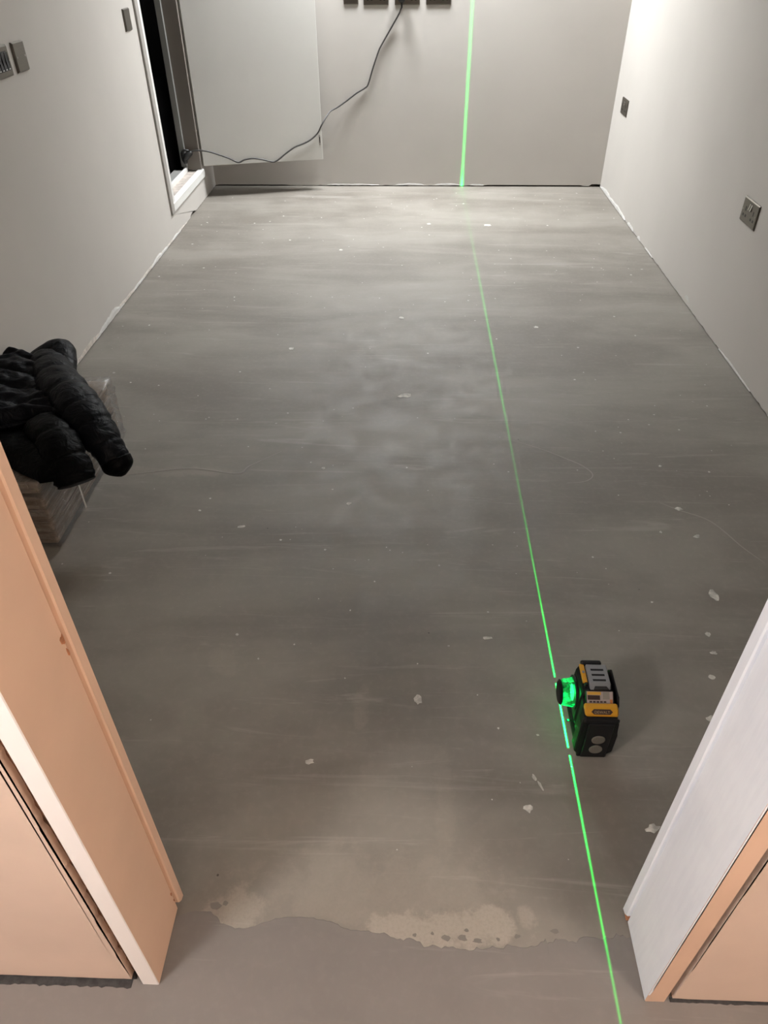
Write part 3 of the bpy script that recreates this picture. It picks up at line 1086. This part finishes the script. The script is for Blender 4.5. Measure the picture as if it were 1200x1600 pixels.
FLO = Vector(((PX0 + PX1) / 2, (PY0 + PY1) / 2, 0.004))
wrap = empty('stretch_wrap', FLO)
tag(wrap, 'crinkled clear plastic wrap around the cardboard stack', 'plastic wrap')
film_sheet().build('film', M_FILM, wrap, smooth=True, origin=FLO)
for y, ln in ((1.655, 0.0), (1.90, 0.0)):
    b = MB()
    b.box(PX1 + 0.0155, PX1 + 0.0162, y - 0.004, y + 0.004, 0.004, ST + 0.008)
    b.box(PX0 + 0.01, PX1 + 0.0162, y - 0.004, y + 0.004, ST + 0.0082, ST + 0.0089)
    o = b.build('strap', M_STRAP, wrap, origin=FLO)
    tag(o, 'narrow pale strap')

# ------------------------------------------------------------------ padded jacket thrown over the stack
JO = Vector((-1.08, 1.80, ST))
jacket = empty('puffer_jacket', JO)
tag(jacket, 'black quilted puffer jacket thrown over the wrapped cardboard packs', 'jacket')


def smooth01(t):
    t = max(0.0, min(1.0, t))
    return t * t * (3 - 2 * t)


def blanket(name, outline_near, outline_far, nu, nv, zf, mat, thick=0.012):
    """outline_*: functions v->(x,y); surface lofted between them, z from zf(u,v,x,y)"""
    b = bmesh.new()
    T, B = [], []
    for i in range(nu + 1):
        u = i / nu
        tr, br = [], []
        for j in range(nv + 1):
            v = j / nv
            (xa, ya), (xb, yb) = outline_near(v), outline_far(v)
            x, y = xa + (xb - xa) * u, ya + (yb - ya) * u
            z = zf(u, v, x, y)
            tr.append(b.verts.new((x, y, z)))
            br.append(b.verts.new((x, y, max(ST + 0.004, z - thick) if x < PX1 else z - thick)))
        T.append(tr)
        B.append(br)
    for i in range(nu):
        for j in range(nv):
            b.faces.new((T[i][j], T[i][j + 1], T[i + 1][j + 1], T[i + 1][j]))
            b.faces.new((B[i][j], B[i + 1][j], B[i + 1][j + 1], B[i][j + 1]))
    for i in range(nu):
        b.faces.new((T[i][0], T[i + 1][0], B[i + 1][0], B[i][0]))
        b.faces.new((T[i][nv], B[i][nv], B[i + 1][nv], T[i + 1][nv]))
    for j in range(nv):
        b.faces.new((T[0][j], B[0][j], B[0][j + 1], T[0][j + 1]))
        b.faces.new((T[nu][j], T[nu][j + 1], B[nu][j + 1], B[nu][j]))
    bmesh.ops.recalc_face_normals(b, faces=b.faces[:])
    m = MB()
    m.join(b)
    return m.build(name, mat, jacket, smooth=True, origin=JO)


def poly_at(pts):
    def f(v):
        t = v * (len(pts) - 1)
        i = min(int(t), len(pts) - 2)
        k = t - i
        k = k
        return (pts[i][0] + (pts[i + 1][0] - pts[i][0]) * k, pts[i][1] + (pts[i + 1][1] - pts[i][1]) * k)
    return f


def nz(x, y, s, k=0.0):
    return mnoise.noise(Vector((x * s, y * s, k)))


def edge_fall(u, v, wu=0.12, wv=0.12):
    return smooth01(u / wu) ** 0.5 * smooth01((1 - u) / wu) ** 0.5 * smooth01(v / wv) ** 0.5 * smooth01((1 - v) / wv) ** 0.5


# lower layer: dark lining spread over the near end of the stack
def z_low(u, v, x, y):
    return ST + 0.012 + 0.028 * edge_fall(u, v, 0.2, 0.15) + 0.010 * nz(x, y, 14, 1)


blanket('lining', poly_at([(-1.285, 1.60), (-1.18, 1.585), (-1.09, 1.570), (-1.02, 1.525), (-0.955, 1.490), (-0.90, 1.50)]),
        poly_at([(-1.285, 1.82), (-1.18, 1.80), (-1.07, 1.80), (-0.99, 1.79), (-0.93, 1.76), (-0.885, 1.70)]), 26, 36, z_low, M_LINING)


# upper layer: quilted outer shell
def z_up(u, v, x, y):
    s = (y - 1.68 + 0.10 * (x + 1.1)) / 0.082
    q = abs(math.sin(math.pi * s)) ** 0.45
    w = nz(x * 0.8 + y * 0.9, y * 2.2 - x, 17, 4) * 0.012 + nz(x, y, 40, 2) * 0.004
    puff = 0.016 * q
    ridge_ = 0.020 * math.exp(-((x + 1.22) / 0.06) ** 2)
    return ST + 0.012 + (0.058 + puff + ridge_) * edge_fall(u, v, 0.07, 0.10) + w * edge_fall(u, v, 0.1, 0.1)


shell = blanket('shell', poly_at([(-1.29, 1.68), (-1.20, 1.675), (-1.122, 1.690), (-1.065, 1.712), (-0.997, 1.716), (-0.935, 1.688), (-0.875, 1.640)]),
                poly_at([(-1.29, 2.055), (-1.255, 2.085), (-1.215, 2.075), (-1.185, 2.06), (-1.12, 2.05), (-1.06, 1.98), (-0.99, 1.90)]), 70, 64, z_up, M_NYLON)
# bound hem along the near edge of the shell
hem = [(-1.285, 1.672, ST + 0.034), (-1.20, 1.667, ST + 0.040), (-1.122, 1.682, ST + 0.046), (-1.065, 1.704, ST + 0.050), (-0.997, 1.708, ST + 0.050), (-0.935, 1.680, ST + 0.044), (-0.885, 1.642, ST + 0.032)]
MB().tube(spline(hem, 8), 0.0065, 8).build('hem', M_NYLON, jacket, smooth=True, origin=JO)


def sleeve(name, pts, rad, quilts, flat, seed, mat):
    sp = spline(pts, 14)

    def rf(t):
        ph = quilts * t + 0.12 * math.sin(9 * t)
        d = ph - round(ph)
        return rad(t) * (1.0 - 0.11 * math.exp(-(d / 0.07) ** 2))

    def shp(t, a):
        return 1.0 + 0.07 * mnoise.noise(Vector((math.cos(a) * 2.2 + seed, math.sin(a) * 2.2, t * 14))) + 0.035 * mnoise.noise(Vector((math.cos(a) * 6, math.sin(a) * 6 + seed, t * 34)))
    return MB().tube(sp, rf, 30, flat=flat, shape=shp).build(name, mat, jacket, smooth=True, origin=JO)


# near sleeve stretched across the top and hanging off the side
slA = [(-1.150, 2.060, 0.278), (-1.095, 1.985, 0.285), (-1.035, 1.890, 0.290), (-0.951, 1.787, 0.290), (-0.886, 1.714, 0.270), (-0.835, 1.660, 0.228), (-0.803, 1.632, 0.188)]
sA = sleeve('sleeve', slA, lambda t: 0.052 + 0.016 * math.sin(math.pi * min(1, t * 1.1)) - 0.008 * t, 7, 0.75, 1.0, M_NYLON)
MB().tube(spline([(-0.808, 1.637, 0.195), (-0.798, 1.626, 0.174), (-0.788, 1.616, 0.152)], 7), lambda t: 0.0445 * max(0.05, 1 - max(0, t - 0.35) ** 2 * 2.0), 22, flat=0.75).build('cuff', M_LINING, sA, smooth=True, origin=JO)
# collar flap standing up at the far end
col = [(-1.165, 2.035, 0.275), (-1.135, 2.085, 0.292), (-1.110, 2.118, 0.292)]
MB().tube(spline([(-1.19, 2.05, 0.268), (-1.155, 2.085, 0.285), (-1.115, 2.105, 0.292), (-1.085, 2.055, 0.283), (-1.055, 1.985, 0.272)], 8),
          lambda t: 0.030 + 0.012 * math.sin(math.pi * t), 18, flat=0.8,
          shape=lambda t, a: 1 + 0.10 * mnoise.noise(Vector((math.cos(a) * 3, math.sin(a) * 3, t * 9)))).build('collar', M_NYLON, jacket, smooth=True, origin=JO)
# other sleeve falling over the near corner
slB = [(-1.020, 1.705, 0.262), (-0.965, 1.645, 0.272), (-0.926, 1.592, 0.262), (-0.893, 1.550, 0.232), (-0.872, 1.520, 0.196)]
sB = sleeve('sleeve', slB, lambda t: 0.056 - 0.002 * t, 3, 0.62, 5.0, M_LINING)

# ------------------------------------------------------------------ laser level
GX, GY, GZ = 0.353, 0.965, 0.076       # optic centre
LLO = Vector((0.398, 0.925, 0.0))
lv = empty('laser_level', LLO)
tag(lv, 'black and yellow laser level with glowing green optic on the floor', 'laser level')


def part(name, mb, mat, parent=None, smooth=False):
    return mb.build(name, mat, parent or lv, smooth=smooth, origin=LLO)


# magnetic back bracket facing the doorway
br = MB()
br.prism([(0.366, 0.0005), (0.424, 0.0005), (0.427, 0.012), (0.436, 0.020), (0.437, 0.078), (0.431, 0.088), (0.433, 0.112), (0.426, 0.134), (0.362, 0.134), (0.3585, 0.108), (0.3575, 0.020), (0.364, 0.012)],
         'y', 0.861, 0.886, bev=0.002)
bracket = part('bracket', br, M_LBLACK)
part('bracket_rib', MB().box(0.372, 0.424, 0.858, 0.8608, 0.004, 0.118, bev=0.002), M_LBLACK2, bracket)
part('bracket_lip', MB().box(0.362, 0.430, 0.8585, 0.8608, 0.1205, 0.1325, bev=0.002), M_LBLACK2, bracket)
for z in (0.034, 0.067):
    part('magnet', MB().lathe([(0.0135, 0.8578), (0.0135, 0.8565), (0.0122, 0.8558)], 'y', (0.399, 0, z), 24), M_MAGNET, bracket)
# foot under the body
part('foot', MB().box(0.366, 0.430, 0.8865, 0.985, 0.0005, 0.013, bev=0.003), M_LBLACK)
part('pivot_arm', MB().prism([(0.890, 0.0135), (0.975, 0.0135), (0.955, 0.034), (0.905, 0.034)], 'x', 0.380, 0.418, bev=0.002), M_LBLACK2)
# yellow clamp joining bracket and body
cl = MB()
cl.prism([(0.864, 0.1345), (0.864, 0.1385), (0.8745, 0.1475), (0.8885, 0.1475), (0.8885, 0.1345)], 'x', 0.3625, 0.428, bev=0.003)
clamp = part('clamp', cl, M_LYEL)
CA, CB, CN = Vector((0, 0.8745, 0.1475)), Vector((0, 0.864, 0.1385)), Vector((0, -0.651, 0.759))


def slant_plate(name, pts, d0, d1, mat, parent):
    # pts: (x, fraction down the slanting front of the clamp)
    bm = bmesh.new()
    lo = [bm.verts.new(Vector((x, 0, 0)) + CA.lerp(CB, f) + CN * d0) for x, f in pts]
    hi = [bm.verts.new(Vector((x, 0, 0)) + CA.lerp(CB, f) + CN * d1) for x, f in pts]
    n = len(pts)
    bm.faces.new(lo)
    bm.faces.new(hi[::-1])
    for i in range(n):
        bm.faces.new((lo[(i + 1) % n], lo[i], hi[i], hi[(i + 1) % n]))
    bmesh.ops.recalc_face_normals(bm, faces=bm.faces[:])
    m = MB()
    m.join(bm)
    return part(name, m, mat, parent)


slant_plate('name_plate', [(0.379, 0.12), (0.411, 0.12), (0.416, 0.5), (0.411, 0.86), (0.379, 0.86), (0.374, 0.5)], 0.0001, 0.0007, M_STDARK, clamp)
# main body
bd = MB()
bd.prism([(0.366, 0.036), (0.424, 0.036), (0.431, 0.052), (0.433, 0.114), (0.428, 0.138), (0.419, 0.152), (0.372, 0.154), (0.364, 0.142), (0.362, 0.110), (0.362, 0.050)], 'y', 0.9112, 0.982, bev=0.004)
bd.box(0.3645, 0.429, 0.8905, 0.9112, 0.036, 0.135, bev=0.003)
body = part('body', bd, M_LBLACK)
part('bumper', MB().prism([(0.895, 0.050), (0.975, 0.050), (0.984, 0.068), (0.984, 0.132), (0.972, 0.147), (0.902, 0.147), (0.890, 0.132), (0.890, 0.068)], 'x', 0.4315, 0.4355, bev=0.0015), M_LBLACK2, body)
# yellow shoulder stripe and rear handle lip
part('shoulder', MB().box(0.3665, 0.376, 0.930, 0.976, 0.1525, 0.158, bev=0.001), M_LYEL, body)
part('handle_lip', MB().box(0.370, 0.412, 0.974, 0.985, 0.152, 0.162, bev=0.003), M_LBLACK2, body)
# grey vented cap
cap = part('cap', MB().prism([(0.912, 0.1545), (0.972, 0.1545), (0.970, 0.1645), (0.922, 0.1645)], 'x', 0.3775, 0.419, bev=0.0015), M_LGREY)
for y in (0.930, 0.943, 0.956):
    part('vent_slot', MB().box(0.385, 0.411, y - 0.0025, y + 0.0025, 0.1640, 0.1648, bev=0.0003), M_LBLACK, cap)
part('thumb_notch', MB().prism([(0.384, 0.9105), (0.414, 0.9105), (0.410, 0.919), (0.388, 0.919)], 'z', 0.1546, 0.1605), M_SLOT, cap)
for y in (0.925, 0.955):
    part('side_button', MB().lathe([(0.003, 0.154), (0.003, 0.1595)], 'z', (0.3715, y, 0), 10), M_LGREY if y > 0.94 else M_LBLACK2, body)
# rating sticker on the sloping back of the head: y/z plane tilted
def sticker(name, x0, x1, a0, a1, mat, parent, lift=0.0):
    # runs down the slope from (y=.9105,z=.1600) to (y=.8893,z=.141)
    A, Bv = Vector((0, 0.9108, 0.1552)), Vector((0, 0.8895, 0.1390))
    nrm = Vector((0, -(A.z - Bv.z), (A.y - Bv.y))).normalized()
    nrm = Vector((0, -0.605, 0.796))
    p, q = A.lerp(Bv, a0), A.lerp(Bv, a1)
    bm = bmesh.new()
    v = []
    for d in (0.0, 0.0006):
        for (x, w) in ((x0, p), (x1, p), (x1, q), (x0, q)):
            v.append(bm.verts.new(Vector((x, w.y, w.z)) + nrm * (lift + d)))
    for f in ((0, 1, 2, 3), (7, 6, 5, 4), (0, 4, 5, 1), (1, 5, 6, 2), (2, 6, 7, 3), (3, 7, 4, 0)):
        bm.faces.new([v[i] for i in f])
    bmesh.ops.recalc_face_normals(bm, faces=bm.faces[:])
    m = MB()
    m.join(bm)
    return part(name, m, mat, parent)


slope = part('sloping_back', MB().prism([(0.9110, 0.150), (0.9110, 0.1553), (0.889, 0.1386), (0.889, 0.120), (0.8903, 0.120)], 'x', 0.3685, 0.4235), M_LBLACK, body)
sticker('sticker_ground', 0.370, 0.4215, 0.05, 0.96, M_STSHADED, slope, 0.0)
sticker('sticker_field', 0.3715, 0.398, 0.08, 0.30, M_STYELLOW, slope, 0.0007)
sticker('sticker_field', 0.3715, 0.396, 0.33, 0.66, M_STDARK, slope, 0.0007)
sticker('sticker_field', 0.402, 0.415, 0.08, 0.62, M_STGREY, slope, 0.0007)
sticker('sticker_field', 0.4155, 0.4205, 0.62, 0.93, M_STORANGE, slope, 0.0007)
for k in range(5):
    sticker('sticker_line', 0.375 + 0.007 * k, 0.380 + 0.007 * k, 0.74, 0.86, M_STDARK, slope, 0.0007)
# maker's lettering on the clamp
tx = bpy.data.curves.new('clamp_lettering', 'FONT')
tx.body = 'DEWALT'
tx.size = 0.0075
tx.align_x = 'CENTER'
tx.extrude = 0.0001
tmp = bpy.data.objects.new('lettering_curve', tx)
COL.objects.link(tmp)
bpy.context.view_layer.update()
tme = bpy.data.meshes.new_from_object(tmp.evaluated_get(bpy.context.evaluated_depsgraph_get()))
bpy.data.objects.remove(tmp)
bpy.data.curves.remove(tx)
tme.materials.clear()
tme.materials.append(M_TEXT)
txo = bpy.data.objects.new('lettering', tme)
COL.objects.link(txo)
txo.parent = clamp
txo.location = Vector((0.395, 0, 0)) + CA.lerp(CB, 0.72) + CN * 0.0010 - LLO
txo.rotation_euler = (math.atan2(0.651, 0.759), 0, 0)

# green side optic: mount ring, glass drum, mirror cone, end cap
SEG = 28
c = (0, GY - 0.012, GZ + 0.018)
OC = Vector((0, GY - 0.012, GZ + 0.018))
optic = part('optic_mount', MB().lathe([(0.036, 0.3625), (0.036, 0.3595), (0.033, 0.3585)], 'x', OC, SEG), M_LBLACK2)
glass = part('optic_glass', MB().lathe([(0.031, 0.3584), (0.0275, 0.338), (0.024, 0.3345)], 'x', OC, 8, cap=False), M_GLASS, optic)
part('mirror_cone', MB().lathe([(0.018, 0.3584), (0.0015, 0.3555)], 'x', OC, 18), M_CORE, optic)
part('optic_cap', MB().lathe([(0.0255, 0.3344), (0.0265, 0.3325), (0.022, 0.3295), (0.012, 0.3285)], 'x', OC, 20), M_LBLACK, optic)

# the laser fan itself: a point lamp whose light leaves only in a thin vertical plane
def laser_fan(loc, strength, half_w):
    o = light('laser_fan_lamp', 'POINT', loc, 1.0, (0.05, 1.0, 0.33), shadow_soft_size=0.0)
    l = o.data
    l.use_nodes = True
    t = l.node_tree
    em = t.nodes['Emission']
    geo = t.nodes.new('ShaderNodeNewGeometry')
    sep = t.nodes.new('ShaderNodeSeparateXYZ')
    t.links.new(geo.outputs['Normal'], sep.inputs[0])
    fo = t.nodes.new('ShaderNodeLightFalloff')
    fo.inputs['Strength'].default_value = 1.0

    def mth(op, a, b):
        nd = t.nodes.new('ShaderNodeMath')
        nd.operation = op
        for i, v in enumerate((a, b)):
            if isinstance(v, bpy.types.NodeSocket):
                t.links.new(v, nd.inputs[i])
            else:
                nd.inputs[i].default_value = v
        return nd.outputs[0]
    off = mth('MULTIPLY', mth('ABSOLUTE', sep.outputs[0], 0.0), fo.outputs['Linear'])   # metres off the plane
    g = mth('DIVIDE', off, mth('ADD', half_w, mth('MULTIPLY', fo.outputs['Linear'], 0.0016)))
    g = mth('POWER', 2.718, mth('MULTIPLY', mth('MULTIPLY', g, g), -1.0))
    # extra strength added just below horizontal so the far floor line stays visible
    dz = mth('DIVIDE', mth('ADD', sep.outputs[2], 0.030), 0.022)
    boost = mth('ADD', 1.0, mth('MULTIPLY', mth('POWER', 2.718, mth('MULTIPLY', mth('MULTIPLY', dz, dz), -1.0)), 9.0))
    s = mth('MULTIPLY', mth('MULTIPLY', mth('MULTIPLY', g, boost), fo.outputs['Linear']), strength)
    t.links.new(s, em.inputs['Strength'])
    em.inputs['Color'].default_value = (0.05, 1.0, 0.33, 1)
    return o


laser_fan((GX, GY, GZ), 1100.0, 0.0012)
# guard struts that notch the fan
for s in (-1, 1):
    part('guard_strut', MB().box(0.3495, 0.3640, GY + s * 0.0435 - 0.0022, GY + s * 0.0435 + 0.0022, GZ - 0.0375, GZ - 0.0345), M_LBLACK2, optic)
# stray green glow from the optic
light('optic_glow', 'POINT', (0.340, GY, GZ + 0.005), 0.10, (0.02, 1.0, 0.2), shadow_soft_size=0.006)
